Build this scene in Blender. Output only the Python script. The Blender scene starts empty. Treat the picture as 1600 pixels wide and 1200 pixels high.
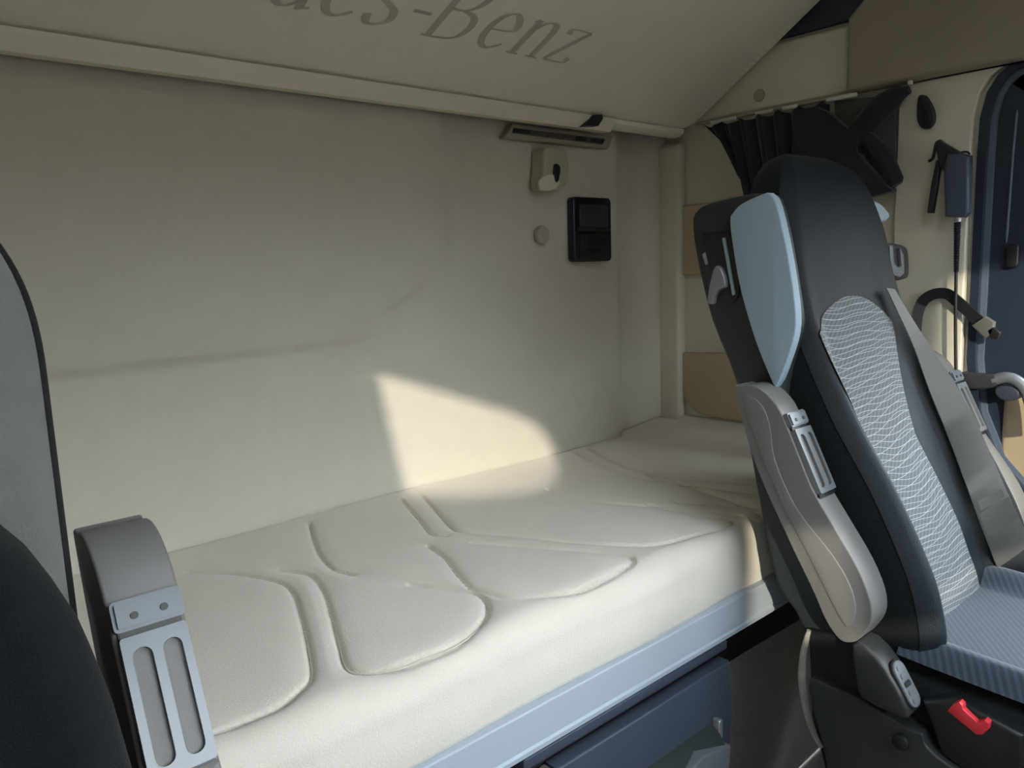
import bpy, bmesh, math, random
import numpy as np
from mathutils import Vector, Matrix
random.seed(4)
C = bpy.context.scene.collection
S = bpy.context.scene
# ------------------------------------------------------------------ camera
H = 1.30                                   # eye height above the cab floor
FPX = 1193.897                             # focal length in pixels of a 1600 wide frame
R = [[0.7525504, -0.1235288, 0.6468450], [-0.6576754, -0.0908218, 0.7478064], [-0.0336280, -0.9881761, -0.1495899]]
cd = bpy.data.cameras.new('camera'); cam = bpy.data.objects.new('camera', cd); C.objects.link(cam)
cam.matrix_world = Matrix([[R[i][0], -R[i][1], -R[i][2], (0, 0, H)[i]] for i in range(3)] + [[0, 0, 0, 1]])
cd.sensor_width = 36; cd.lens = FPX / 1600 * 36; cd.clip_start = 0.02
S.camera = cam
# ------------------------------------------------------------------ sky, sun, exposure
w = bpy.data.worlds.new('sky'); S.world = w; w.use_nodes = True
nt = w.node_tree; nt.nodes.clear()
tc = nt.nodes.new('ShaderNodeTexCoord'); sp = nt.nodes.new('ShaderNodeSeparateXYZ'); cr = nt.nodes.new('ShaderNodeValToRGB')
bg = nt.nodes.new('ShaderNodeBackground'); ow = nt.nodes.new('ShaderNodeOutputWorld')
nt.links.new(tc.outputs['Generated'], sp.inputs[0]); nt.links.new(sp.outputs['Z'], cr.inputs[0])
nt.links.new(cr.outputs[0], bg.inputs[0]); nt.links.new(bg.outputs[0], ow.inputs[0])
e = cr.color_ramp.elements                 # dark ground, band added to dim the upper wall, hazy sky brightening upwards
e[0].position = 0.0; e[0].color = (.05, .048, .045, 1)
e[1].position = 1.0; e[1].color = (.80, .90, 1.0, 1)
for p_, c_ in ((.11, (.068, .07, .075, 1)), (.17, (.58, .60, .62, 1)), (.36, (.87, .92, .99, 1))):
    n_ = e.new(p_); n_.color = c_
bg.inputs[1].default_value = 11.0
sd = bpy.data.lights.new('sun', 'SUN'); sun = bpy.data.objects.new('sun', sd); C.objects.link(sun)
SUND = Vector((.66, .75, -.26)).normalized()
sun.rotation_euler = (-SUND).to_track_quat('Z', 'Y').to_euler(); sun.location = (-3, -4, 4)
sd.energy = 3.5; sd.color = (1, .87, .70); sd.angle = math.radians(.9)
vs = S.view_settings; vs.view_transform = 'Standard'; vs.look = 'None'; vs.gamma = 1; vs.use_curve_mapping = False
vs.exposure = 0.6

# ------------------------------------------------------------------ helpers
def ray(px, py):
    v = (px - 800, py - 600, FPX)
    return [sum(R[i][j] * v[j] for j in range(3)) for i in range(3)]
def at(px, py, ax, val):
    """world point of a measured picture point that lies in the plane x / y / z = val"""
    r = ray(px, py); k = (val - (H if ax == 2 else 0)) / r[ax]
    return Vector((r[0] * k, r[1] * k, r[2] * k + H))
def AX(pts, x): return [at(a, b, 0, x) for a, b in pts]
def AY(pts, y): return [at(a, b, 1, y) for a, b in pts]

def mat(name, col, rough=.6, metal=0, spec=.5, var=.08, vscale=8, bump=0, bscale=300, sheen=0, coat=0):
    m = bpy.data.materials.new(name); m.use_nodes = True; t = m.node_tree; b = t.nodes['Principled BSDF']
    b.inputs['Roughness'].default_value = rough; b.inputs['Metallic'].default_value = metal
    b.inputs['Specular IOR Level'].default_value = spec
    b.inputs['Sheen Weight'].default_value = sheen; b.inputs['Coat Weight'].default_value = coat
    co = t.nodes.new('ShaderNodeTexCoord')
    nz = t.nodes.new('ShaderNodeTexNoise'); nz.inputs['Scale'].default_value = vscale; nz.inputs['Detail'].default_value = 5
    t.links.new(co.outputs['Object'], nz.inputs['Vector'])
    mx = t.nodes.new('ShaderNodeMix'); mx.data_type = 'RGBA'
    mx.inputs[6].default_value = tuple(max(0, c * (1 - var)) for c in col) + (1,)
    mx.inputs[7].default_value = tuple(min(1, c * (1 + var)) for c in col) + (1,)
    t.links.new(nz.outputs['Fac'], mx.inputs[0]); t.links.new(mx.outputs[2], b.inputs['Base Color'])
    if bump:
        n2 = t.nodes.new('ShaderNodeTexNoise'); n2.inputs['Scale'].default_value = bscale; n2.inputs['Detail'].default_value = 3
        t.links.new(co.outputs['Object'], n2.inputs['Vector'])
        bp = t.nodes.new('ShaderNodeBump'); bp.inputs['Strength'].default_value = bump; bp.inputs['Distance'].default_value = .002
        t.links.new(n2.outputs['Fac'], bp.inputs['Height']); t.links.new(bp.outputs[0], b.inputs['Normal'])
    return m
M = {}
M['wall'] = mat('wall_fabric', (.56, .52, .45), .9, var=.05, vscale=25, bump=.35, bscale=450, sheen=.2)
M['cream'] = mat('cream_plastic', (.60, .55, .46), .55, var=.04, bump=.15, bscale=600)
M['tan'] = mat('tan_plastic', (.46, .36, .23), .6, var=.05, bump=.15, bscale=500)
M['brown'] = mat('brown_grey_plastic', (.33, .28, .21), .6, var=.05, bump=.15, bscale=500)
M['bunk'] = mat('bunk_underside_fabric', (.74, .69, .60), .9, var=.04, vscale=18, bump=.3, bscale=500)
M['strip'] = mat('beige_profile', (.72, .65, .54), .45, var=.03)
M['letter'] = mat('print', (.44, .395, .34), .8, var=.05)
M['mattress'] = mat('mattress_cloth', (.66, .605, .525), .95, var=.05, vscale=14, bump=.45, bscale=380, sheen=.3)
M['thread'] = mat('seam_thread', (.58, .53, .45), .8)
M['alu'] = mat('satin_aluminium_profile', (.43, .485, .55), .45, metal=.15, var=.03, bump=.05, bscale=300)
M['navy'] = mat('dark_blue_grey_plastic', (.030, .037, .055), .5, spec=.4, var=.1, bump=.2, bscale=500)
M['navy2'] = mat('slate_blue_plastic', (.045, .056, .082), .5, var=.1, bump=.2, bscale=500)
M['black'] = mat('black_plastic', (.012, .013, .014), .38, var=.1)
M['matt_black'] = mat('matt_black_plastic', (.012, .013, .014), .65, spec=.3, var=.15, bump=.2, bscale=500)
M['seatfab'] = mat('dark_seat_fabric', (.010, .012, .013), .9, spec=.12, var=.35, vscale=60, bump=.6, bscale=500, sheen=.05)
M['leather'] = mat('dark_headrest_cloth', (.009, .013, .017), .6, spec=.22, var=.3, vscale=25, bump=.45, bscale=500)
M['palecloth'] = mat('pale_grey_seat_cloth', (.17, .17, .155), .8, var=.15, vscale=30, bump=.4, bscale=500, sheen=.2)
M['shell'] = mat('dark_green_grey_shell', (.024, .030, .030), .5, spec=.35, var=.08, bump=.2, bscale=600)
M['pad'] = mat('blue_grey_pad', (.30, .39, .46), .6, var=.05, bump=.2, bscale=700)
M['arm'] = mat('grey_armrest_plastic', (.155, .150, .145), .45, var=.05, bump=.2, bscale=700)
M['armin'] = mat('silver_grey_insert', (.145, .155, .17), .32, metal=.2, var=.04)
M['ctrl'] = mat('dark_grey_console', (.030, .031, .032), .42, spec=.4, var=.06, bump=.12, bscale=600)
M['key'] = mat('silver_keypad', (.25, .26, .28), .35, metal=.4, var=.1)
M['belt'] = mat('grey_belt_webbing', (.105, .10, .092), .6, var=.06, vscale=90, bump=.4, bscale=800)
M['red'] = mat('red_buckle_button', (.72, .035, .05), .35, var=.03)
M['silver'] = mat('silver_metal', (.55, .56, .58), .3, metal=.8, var=.05)
M['white'] = mat('white_plastic', (.62, .62, .58), .5, var=.04)
M['curtain'] = mat('black_curtain_cloth', (.010, .012, .012), .95, var=.3, vscale=40, bump=.5, bscale=500, sheen=.15)
M['greycloth'] = mat('dark_grey_curtain_lining', (.075, .075, .072), .9, var=.2, vscale=30, bump=.4, bscale=500)
M['gun'] = mat('blue_grey_gun_body', (.055, .075, .11), .4, var=.06)
M['frame'] = mat('blue_black_door_frame', (.020, .029, .050), .35, var=.1, spec=.5)
M['slot'] = mat('dark_brown_slot', (.07, .06, .045), .6)
M['frame2'] = mat('grey_blue_door_seal', (.10, .125, .17), .45, var=.06)
M['carpet'] = mat('grey_brown_carpet', (.20, .178, .155), 1, var=.45, vscale=120, bump=1, bscale=400, sheen=.3)
M['dark'] = mat('black_board', (.010, .010, .011), .8)
M['dirt'] = mat('scuffed_light_plastic', (.36, .34, .30), .6, var=.3, vscale=40)
M['cap'] = mat('khaki_cap', (.36, .32, .23), .6)
M['capg'] = mat('grey_cap', (.36, .33, .29), .6)
M['lamp'] = mat('beige_grey_lamp', (.40, .36, .29), .45, var=.04)
M['vent'] = mat('taupe_vent', (.30, .27, .21), .5, var=.04)
M['panelblack'] = mat('gloss_black_panel', (.008, .009, .010), .25, var=.05)
M['screen'] = mat('dark_glass_display', (.035, .038, .040), .15, var=.05)
g = bpy.data.materials.new('window_glass'); g.use_nodes = True; t = g.node_tree; t.nodes.clear()
o_ = t.nodes.new('ShaderNodeOutputMaterial'); tr = t.nodes.new('ShaderNodeBsdfTransparent'); gl = t.nodes.new('ShaderNodeBsdfGlossy'); ms = t.nodes.new('ShaderNodeMixShader')
tr.inputs[0].default_value = (.93, .96, .96, 1); gl.inputs['Roughness'].default_value = .03; ms.inputs[0].default_value = .06
t.links.new(tr.outputs[0], ms.inputs[1]); t.links.new(gl.outputs[0], ms.inputs[2]); t.links.new(ms.outputs[0], o_.inputs[0])
M['glass'] = g

def pattern_fabric(name, base, line, line2, dens, hatch=True, lines=True, flat=False):
    """woven seat fabric: fine pale wavy lines over a diagonal hatch"""
    m = bpy.data.materials.new(name); m.use_nodes = True; t = m.node_tree; b = t.nodes['Principled BSDF']
    b.inputs['Roughness'].default_value = .85; b.inputs['Sheen Weight'].default_value = .3
    N = t.nodes.new; L = t.links.new
    co = N('ShaderNodeTexCoord'); sp = N('ShaderNodeSeparateXYZ'); L(co.outputs['Object'], sp.inputs[0])
    def mth(op, a, b_=None, c_=None):
        n = N('ShaderNodeMath'); n.operation = op
        for i, v in enumerate((a, b_, c_)):
            if v is None: continue
            if isinstance(v, (int, float)): n.inputs[i].default_value = v
            else: L(v, n.inputs[i])
        return n.outputs[0]
    def noise(sx, sz, off):
        mp = N('ShaderNodeMapping'); mp.inputs['Scale'].default_value = (sx, 0, sz); mp.inputs['Location'].default_value = (off, off, 0)
        L(co.outputs['Object'], mp.inputs[0]); n = N('ShaderNodeTexNoise'); n.inputs['Scale'].default_value = 1; n.inputs['Detail'].default_value = 0
        L(mp.outputs[0], n.inputs['Vector']); return n.outputs['Fac']
    X, Z = sp.outputs['X'], sp.outputs['Y' if flat else 'Z']
    hat = mth('SINE', mth('MULTIPLY', mth('ADD', mth('MULTIPLY', X, .62), mth('MULTIPLY', Z, -.8)), 620))
    hat = mth('GREATER_THAN', hat, .1)
    mx = N('ShaderNodeMix'); mx.data_type = 'RGBA'; mx.inputs[6].default_value = base + (1,); mx.inputs[7].default_value = line2 + (1,)
    L(mth('MULTIPLY', hat, 1.0 if hatch else .0), mx.inputs[0]); out = mx.outputs[2]
    if lines:
        for (sx, sz, off, amp, d) in ((7, 4, 0, .045, dens), (5.5, 5, 3.3, .055, dens * .62)):
            wv = mth('ADD', mth('MULTIPLY', noise(sx, sz, off), amp), Z)
            fr = mth('FRACT', mth('MULTIPLY', wv, d))
            tri = mth('ABSOLUTE', mth('SUBTRACT', fr, .5))
            ln = mth('LESS_THAN', tri, .00036 * d)
            m2 = N('ShaderNodeMix'); m2.data_type = 'RGBA'; L(ln, m2.inputs[0]); L(out, m2.inputs[6]); m2.inputs[7].default_value = line + (1,)
            out = m2.outputs[2]
    L(out, b.inputs['Base Color'])
    n2 = N('ShaderNodeTexNoise'); n2.inputs['Scale'].default_value = 500; L(co.outputs['Object'], n2.inputs['Vector'])
    bp = N('ShaderNodeBump'); bp.inputs['Strength'].default_value = .4; bp.inputs['Distance'].default_value = .002
    L(n2.outputs['Fac'], bp.inputs['Height']); L(bp.outputs[0], b.inputs['Normal'])
    return m
M['wavy'] = pattern_fabric('wavy_line_seat_fabric', (.045, .050, .058), (.40, .41, .40), (.088, .096, .108), 92)
M['cushion'] = pattern_fabric('blue_grey_cushion_fabric', (.022, .032, .050), (.3, .3, .3), (.040, .055, .082), 60, True, False, True)

def link(name, bm, m, parent=None, smooth=True, angle=40):
    bmesh.ops.recalc_face_normals(bm, faces=bm.faces)
    me = bpy.data.meshes.new(name); bm.to_mesh(me); bm.free()
    if m: me.materials.append(m)
    o = bpy.data.objects.new(name, me); C.objects.link(o)
    if smooth:
        for p in me.polygons: p.use_smooth = True
        try: me.set_sharp_from_angle(angle=math.radians(angle))
        except Exception: pass
    if parent is not None:
        o.parent = parent
        inv = Matrix.Translation(-parent_loc(parent)); me.transform(inv)
    return o
PL = {}
def parent_loc(p):
    v = Vector(p.location)
    while p.parent: p = p.parent; v = v + p.location
    return v
def tag(o, label=None, cat=None, group=None, kind=None):
    if label: o['label'] = label
    if cat: o['category'] = cat
    if group: o['group'] = group
    if kind: o['kind'] = kind
    return o
def thing(name, label, cat, loc, group=None):
    o = bpy.data.objects.new(name, None); C.objects.link(o); o.location = loc; o.empty_display_size = .05
    return tag(o, label, cat, group)
def struct(name, bm, m, **k): return tag(link(name, bm, m, **k), kind='structure')

def bevel(bm, r, seg=3, ang=25):
    if r <= 0: return bm
    ed = [e for e in bm.edges if len(e.link_faces) == 2 and e.calc_face_angle(0) > math.radians(ang)]
    bmesh.ops.bevel(bm, geom=ed, offset=r, segments=seg, profile=.5, affect='EDGES', clamp_overlap=True)
    return bm
def box(lo, hi, r=0, seg=3, bm=None):
    b = bmesh.new(); bmesh.ops.create_cube(b, size=1)
    for v in b.verts: v.co = Vector([(lo[i] + hi[i]) / 2 + v.co[i] * (hi[i] - lo[i]) for i in range(3)])
    bevel(b, r, seg)
    return merge(bm, b)
def merge(bm, b):
    if bm is None: return b
    me = bpy.data.meshes.new('tmp'); b.to_mesh(me); b.free(); bm.from_mesh(me); bpy.data.meshes.remove(me); return bm
def smooth_loop(pts, n=6, closed=True):
    P = [Vector(p) for p in pts]; out = []; L = len(P)
    rng = range(L) if closed else range(L - 1)
    for i in rng:
        a, b, c, d = (P[(i - 1) % L], P[i], P[(i + 1) % L], P[(i + 2) % L]) if closed else (P[max(i - 1, 0)], P[i], P[i + 1], P[min(i + 2, L - 1)])
        for k in range(n):
            t = k / n
            out.append(.5 * ((2 * b) + (-a + c) * t + (2 * a - 5 * b + 4 * c - d) * t * t + (-a + 3 * b - 3 * c + d) * t ** 3))
    if not closed: out.append(P[-1])
    return out
def prism(pts, ax, a, b, r=0, seg=3, bm=None):
    """closed outline (world points, its own coordinate along ax ignored) extruded along axis ax from a to b"""
    B = bmesh.new(); V = []
    for val in (a, b):
        ring = []
        for p in pts:
            q = Vector(p); q[ax] = val; ring.append(B.verts.new(q))
        V.append(ring)
    n = len(pts)
    B.faces.new(V[0]); B.faces.new(V[1][::-1])
    for i in range(n):
        B.faces.new((V[0][i], V[1][i], V[1][(i + 1) % n], V[0][(i + 1) % n]))
    bmesh.ops.recalc_face_normals(B, faces=B.faces)
    if r:
        caps = [e for e in B.edges if any(len(f.verts) == n for f in e.link_faces) and len(e.link_faces) == 2]
        bmesh.ops.bevel(B, geom=caps, offset=r, segments=seg, profile=.5, affect='EDGES', clamp_overlap=True)
    return merge(bm, B)
def tube(pts, r, n=12, bm=None, caps=True):
    B = bmesh.new(); P = [Vector(p) for p in pts]; rings = []
    rr = r if isinstance(r, (list, tuple)) else [r] * len(P)
    up = Vector((.13, .21, .97)).normalized(); prev = None
    for i, p in enumerate(P):
        d = (P[min(i + 1, len(P) - 1)] - P[max(i - 1, 0)]).normalized()
        if prev is None:
            s = d.cross(up)
            if s.length < .1: s = d.cross(Vector((1, 0, 0)))
            s.normalize()
        else: s = (prev - d * prev.dot(d)).normalized()
        prev = s; u = d.cross(s)
        rings.append([B.verts.new(p + (s * math.cos(2 * math.pi * k / n) + u * math.sin(2 * math.pi * k / n)) * rr[i]) for k in range(n)])
    for i in range(len(P) - 1):
        for k in range(n):
            B.faces.new((rings[i][k], rings[i][(k + 1) % n], rings[i + 1][(k + 1) % n], rings[i + 1][k]))
    if caps: B.faces.new(rings[0]); B.faces.new(rings[-1][::-1])
    return merge(bm, B)
def ribbon(pts, wid, normal_fn, th=.002, bm=None):
    """strap along pts; wid = vector(s) across"""
    B = bmesh.new(); P = [Vector(p) for p in pts]; rows = []
    for i, p in enumerate(P):
        wv = Vector(wid[i] if isinstance(wid, list) else wid); nn = Vector(normal_fn(i)) * th
        rows.append([B.verts.new(p - wv / 2), B.verts.new(p + wv / 2), B.verts.new(p + wv / 2 + nn), B.verts.new(p - wv / 2 + nn)])
    for i in range(len(P) - 1):
        for k in range(4): B.faces.new((rows[i][k], rows[i][(k + 1) % 4], rows[i + 1][(k + 1) % 4], rows[i + 1][k]))
    B.faces.new(rows[0]); B.faces.new(rows[-1][::-1])
    return merge(bm, B)
def grid(nu, nv, f, bm=None):
    B = bmesh.new(); V = [[B.verts.new(f(i / nu, j / nv)) for j in range(nv + 1)] for i in range(nu + 1)]
    for i in range(nu):
        for j in range(nv): B.faces.new((V[i][j], V[i + 1][j], V[i + 1][j + 1], V[i][j + 1]))
    return merge(bm, B)
def disc(c, ax, r, th, n=28, bm=None, bev=0, r2=None):
    r2 = r2 or r; pts = []
    o = [i for i in range(3) if i != ax]
    for k in range(n):
        q = Vector(c); a = 2 * math.pi * k / n; q[o[0]] += r * math.cos(a); q[o[1]] += r2 * math.sin(a); pts.append(q)
    return prism(pts, ax, c[ax] - th / 2, c[ax] + th / 2, bev, 2, bm)
def rrect(c, ax, hu, hv, r, n=6):
    o = [i for i in range(3) if i != ax]; pts = []
    for (sx, sy, a0) in ((1, 1, 0), (-1, 1, 90), (-1, -1, 180), (1, -1, 270)):
        for k in range(n + 1):
            a = math.radians(a0 + 90 * k / n); q = Vector(c)
            q[o[0]] += sx * (hu - r) + r * math.cos(a); q[o[1]] += sy * (hv - r) + r * math.sin(a); pts.append(q)
    return pts
def sst(a, b, x):
    t = min(1, max(0, (x - a) / (b - a))); return t * t * (3 - 2 * t)
def holed(outer, holes, ax, th):
    """flat panel with openings, thickness th along ax"""
    B = bmesh.new(); es = []
    for loop in [outer] + holes:
        vs_ = [B.verts.new(p) for p in loop]
        es += [B.edges.new((vs_[i], vs_[(i + 1) % len(vs_)])) for i in range(len(vs_))]
    r = bmesh.ops.triangle_fill(B, use_beauty=True, use_dissolve=False, edges=es)
    ext = bmesh.ops.extrude_face_region(B, geom=B.faces[:])
    for v in ext['geom']:
        if isinstance(v, bmesh.types.BMVert): v.co[ax] += th
    return B

XR, XL, YB, YF = 2.0, -.62, 1.5, -1.25
Z = lambda z: H + z
# ------------------------------------------------------------------ shell of the cab
def wall_back_f(u, v):
    x = XL + (2.0 - XL) * u; z = -.75 + 1.60 * v
    up = sst(-.175, -.10, z - .012 * (x - .2)) * (1 - sst(1.02, 1.22, x + .25 * (1 - sst(-.16, .06, z))))
    y = YB + .012 - .013 * up - .013 * sst(-.172, -.144, z - .012 * (x - .2)) * (1 - sst(1.08, 1.14, x + .25 * (1 - sst(-.16, .06, z))))
    y += .048 * sst(1.73, 1.80, x) * (1 - .5 * sst(1.86, 1.96, x))
    y += .004 * math.sin(x * 3.1 + z * 2) * .6
    return Vector((x, y, Z(z)))
bm = grid(150, 300, wall_back_f)
o = struct('wall_back', bm, M['wall'])
md = o.modifiers.new('thick', 'SOLIDIFY'); md.thickness = .03; md.offset = 1
# the modifier must thicken away from the cab
pn = o.data.polygons[100].normal
md.offset = -1 if pn.y < 0 else 1

struct('floor', box((XL, YF, -.02), (XR, YB + .05, 0)), M['carpet'], smooth=False)
hatch = [Vector((.40, -.45, 2.15)), Vector((1.10, -.45, 2.15)), Vector((1.10, .10, 2.15)), Vector((.40, .10, 2.15))]  # roof opening added for light on the mattress; thick ceiling stops low sun
struct('ceiling', holed([Vector((XL - .03, YF - .05, 2.15)), Vector((XR + .03, YF - .05, 2.15)), Vector((XR + .03, YB + .08, 2.15)), Vector((XL - .03, YB + .08, 2.15))], [hatch], 2, .24), M['cream'], smooth=False)
struct('added_roof_pane', prism(hatch, 2, 2.380, 2.384), M['glass'], smooth=False)

# right wall with the door opening (window_1)
win_px = [(1600, 92), (1585, 98), (1562, 118), (1545, 145), (1534, 185), (1529, 250)]
wr = AX(win_px, XR)
top = wr[0].z
openR = [Vector((XR, -.75, top))] + wr + [Vector((XR, wr[-1].y - .002, Z(-.25))), Vector((XR, wr[-1].y - .018, Z(-.38))), Vector((XR, wr[-1].y - .065, Z(-.49))), Vector((XR, wr[-1].y - .17, Z(-.60))), Vector((XR, -.95, Z(-.62))), Vector((XR, -.95, Z(0)))]
openR = openR[::-1]
bm = holed([Vector((XR, YB + .06, 0)), Vector((XR, YB + .06, 2.15)), Vector((XR, YF, 2.15)), Vector((XR, YF, 0))], [openR], 0, .05)
struct('wall_right', bm, M['cream'], smooth=False)
# pillar cover, slightly proud of the wall
pc = AX([(1408, 205), (1408, 300), (1408, 420)], XR)
pts = [Vector((XR, .826, Z(.405))), Vector((XR, .826, Z(-.75))), Vector((XR, .66, Z(-.75)))]
pts += [Vector((XR, .66, Z(-.25)))] + [Vector((XR, p.y + .012, p.z)) for p in wr[::-1]] + [Vector((XR, wr[0].y, Z(.405)))]
struct('trim_1', prism(pts, 0, XR - .022, XR + .002, .008), M['cream'])
# corner post where back wall meets side wall
struct('trim_2', box((1.962, 1.462, Z(-.60)), (2.003, YB + .06, Z(.36)), .012), M['cream'])
# upper side panels
p2 = AX([(1100, 197), (1340, 146), (1338, 42), (1240, 62)], XR)
yb = 1.46
pts = [Vector((XR, yb, Z(.408))), Vector((XR, .945, Z(.408))), Vector((XR, .945, Z(.570))), Vector((XR, yb, Z(.582)))]
struct('trim_3', prism(pts, 0, XR - .030, XR + .002, .010), M['cream'])
pts = [Vector((XR, .945, Z(.405))), Vector((XR, -.6, Z(.405))), Vector((XR, -.6, Z(.84))), Vector((XR, .60, Z(.84))), Vector((XR, .86, Z(.66))), Vector((XR, .945, Z(.580)))]
struct('trim_4', prism(pts, 0, XR - .055, XR + .002, .014), M['brown'])
# dark panel for the void above the light panel, shade in its colour
struct('void_shade_panel', box((XR - .02, .86, Z(.585)), (XR + .002, 1.45, Z(.84)), .004), M['navy'])

# door: frame rings, glass, lower trim
def ring_prism(loop, inset, x0, x1):
    c = sum(loop, Vector()) / len(loop); inner = []
    n = len(loop)
    for i in range(n):
        a, b, d = loop[i - 1], loop[i], loop[(i + 1) % n]
        t1 = (b - a).normalized(); t2 = (d - b).normalized(); tt = (t1 + t2).normalized()
        nn = Vector((0, -tt.z, tt.y))
        if nn.dot(c - b) < 0: nn = -nn
        inner.append(b + nn * inset)
    B = bmesh.new(); rows = []
    for (lp, x) in ((loop, x0), (inner, x0), (inner, x1), (loop, x1)):
        rows.append([B.verts.new((x, p.y, p.z)) for p in lp])
    for k in range(4):
        A_, B_ = rows[k], rows[(k + 1) % 4]
        for i in range(n): B.faces.new((A_[i], A_[(i + 1) % n], B_[(i + 1) % n], B_[i]))
    return B, inner
loop = openR
dr = thing('door_1', 'dark blue-framed cab door behind the right seat', 'door', (XR, .3, Z(-.48)))
del dr['category']; dr['kind'] = 'structure'
b1, in1 = ring_prism(loop, .018, XR - .012, XR + .03); link('door_seal', b1, M['frame'], dr)
b2, in2 = ring_prism(in1, .012, XR + .004, XR + .05); link('door_seal', b2, M['frame2'], dr)
b3, in3 = ring_prism(in2, .13, XR + .012, XR + .06)
link('door_frame', b3, M['frame'], dr)
# raised rib on the frame
rib = [p for p in in2]
ribpts = smooth_loop([Vector((XR + .012, .585, Z(.31))), Vector((XR + .012, .588, Z(.2))), Vector((XR + .012, .590, Z(.02)))], 6, False)
link('frame_rib', tube(ribpts, [.001] + [.003] * (len(ribpts) - 2) + [.001]), M['frame2'], dr)
link('door_latch', prism(rrect(at(1582, 400, 0, XR), 0, .012, .026, .008), 0, XR - .004, XR + .014, .003), M['black'], dr)
# lower door trim in tan plastic, then glass above the sill
ys = min(p.y for p in in3); 
link('door_trim', box((XR + .006, -.93, Z(-.60)), (XR + .05, .575, Z(-.30)), .01), M['tan'], dr)
gpts = [Vector((0, p.y, max(p.z, Z(-.31)))) for p in in3]
wn = tag(link('window_1', prism(gpts, 0, XR + .034, XR + .038), M['glass']), kind='structure')

# left wall with window_2 (unseen, opening shaped for the sun patch it casts)
lw = [(-.215, .384), (-.24, .28), (-.285, .10), (-.55, .14), (-.80, .20), (-.875, .25), (-.885, .30), (-.86, .345), (-.80, .378), (-.72, .388)]
hole = [Vector((XL, a, Z(b))) for a, b in lw]
struct('wall_left', holed([Vector((XL, YB + .06, 0)), Vector((XL, YB + .06, 2.15)), Vector((XL, YF, 2.15)), Vector((XL, YF, 0))], [hole], 0, -.03), M['cream'], smooth=False)
struct('window_2', prism(hole, 0, XL - .018, XL - .014), M['glass'])
# front wall, windscreen opening shaped to keep sun off the right seat
hole = [Vector((a, YF, Z(b))) for a, b in ((XL + .08, -.38), (XR - .08, -.38), (XR - .12, .62), (.24, .62), (.22, .0), (-.36, .0), (-.38, .19), (XL + .1, .20))]
struct('wall_front', holed([Vector((XL, YF, 0)), Vector((XR, YF, 0)), Vector((XR, YF, 2.15)), Vector((XL, YF, 2.15))], [hole], 1, -.03), M['shell'], smooth=False)
struct('window_3', prism(hole, 1, YF - .018, YF - .014), M['glass'])

struct('added_dash_block', box((XL, YF, Z(-.75)), (XR, -.74, Z(-.20)), .04), M['shell'])  # unseen dash block, added to keep low sun off the seat base
# storage pocket lids on the side wall
def lid(px, label):
    o = tag(link('pocket_lid', prism(px, 0, XR - .018, XR + .004, .006), M['tan']), label, 'storage lid', 'tan storage lids on the side wall')
    return o
A = at(1062, 322, 0, XR); B_ = at(1062, 430, 0, XR)
pts = [Vector((XR, A.y, A.z)), Vector((XR, A.y - .36, A.z)), Vector((XR, A.y - .36, B_.z)), Vector((XR, A.y - .02, B_.z)), Vector((XR, A.y, B_.z + .02))]
lid(pts, 'tan plastic lid in the side wall beneath the curtain, half hidden by the right seat')
l2 = AX([(1066, 550), (1068, 600), (1074, 625), (1090, 642), (1115, 650), (1150, 656), (1200, 660), (1200, 552)], XR)
lid(l2, 'tan pocket lid with rounded corner just above the right end of the mattress')

# ------------------------------------------------------------------ upper bunk, tilted up
Y0, Z0, TH = 1.42, .385, math.radians(32.4)
uu = Vector((0, -math.cos(TH), math.sin(TH))); nn = Vector((0, -math.sin(TH), -math.cos(TH)))  # nn faces the camera side
ub = thing('upper_bunk', 'raised upper bunk seen from below with grey lettering on its beige underside', 'bunk', (0.7, Y0, Z(Z0)))
def bp_(x, t_, n_=0): return Vector((x, Y0, Z(Z0))) + uu * t_ + nn * n_
def slab(outline, n0, n1, r, name, m, parent):
    B = bmesh.new(); rings = [[B.verts.new(bp_(x, t_, n)) for x, t_ in outline] for n in (n0, n1)]
    k = len(outline); B.faces.new(rings[0]); B.faces.new(rings[1][::-1])
    for i in range(k): B.faces.new((rings[0][i], rings[1][i], rings[1][(i + 1) % k], rings[0][(i + 1) % k]))
    if r:
        bmesh.ops.recalc_face_normals(B, faces=B.faces)
        caps = [e for e in B.edges if any(len(f.verts) == k for f in e.link_faces)]
        bmesh.ops.bevel(B, geom=caps, offset=r, segments=3, profile=.5, affect='EDGES', clamp_overlap=True)
    return link(name, B, m, parent)
xr = 1.952
out = [(XL + .02, .0), (xr - .05, .0), (xr - .025, .006), (xr - .007, .022), (xr, .05), (xr, .62), (xr - .05, .66), (XL + .02, .66)]
slab(out, 0, -.09, .006, 'bunk_panel', M['bunk'], ub)
# light profile strip under the lower edge
xs = at(948, 188, 1, Y0).x
pr = [Vector((0, Y0 + .002, Z(.387))), Vector((0, Y0 - .012, Z(.386))), Vector((0, Y0 - .012, Z(.375))), Vector((0, Y0 + .004, Z(.3535))), Vector((0, Y0 + .03, Z(.3535))), Vector((0, Y0 + .05, Z(.36)))]
link('edge_profile', prism(pr, 0, XL + .02, xs + .02, .002), M['strip'], ub)
hb = at(935, 187, 1, Y0 - .01)
pts = AY([(913, 197), (926, 180), (940, 179), (941, 186), (934, 197)], Y0 - .016)
link('hinge_bracket', prism(pts, 1, Y0 - .020, Y0 + .03, .002), M['black'], ub)
link('edge_profile', prism([Vector(p) + Vector((0, .004, .012 if p.z < Z(.37) else 0)) for p in pr], 0, xs + .021, xr - .03, .002), M['bunk'], ub)
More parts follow.
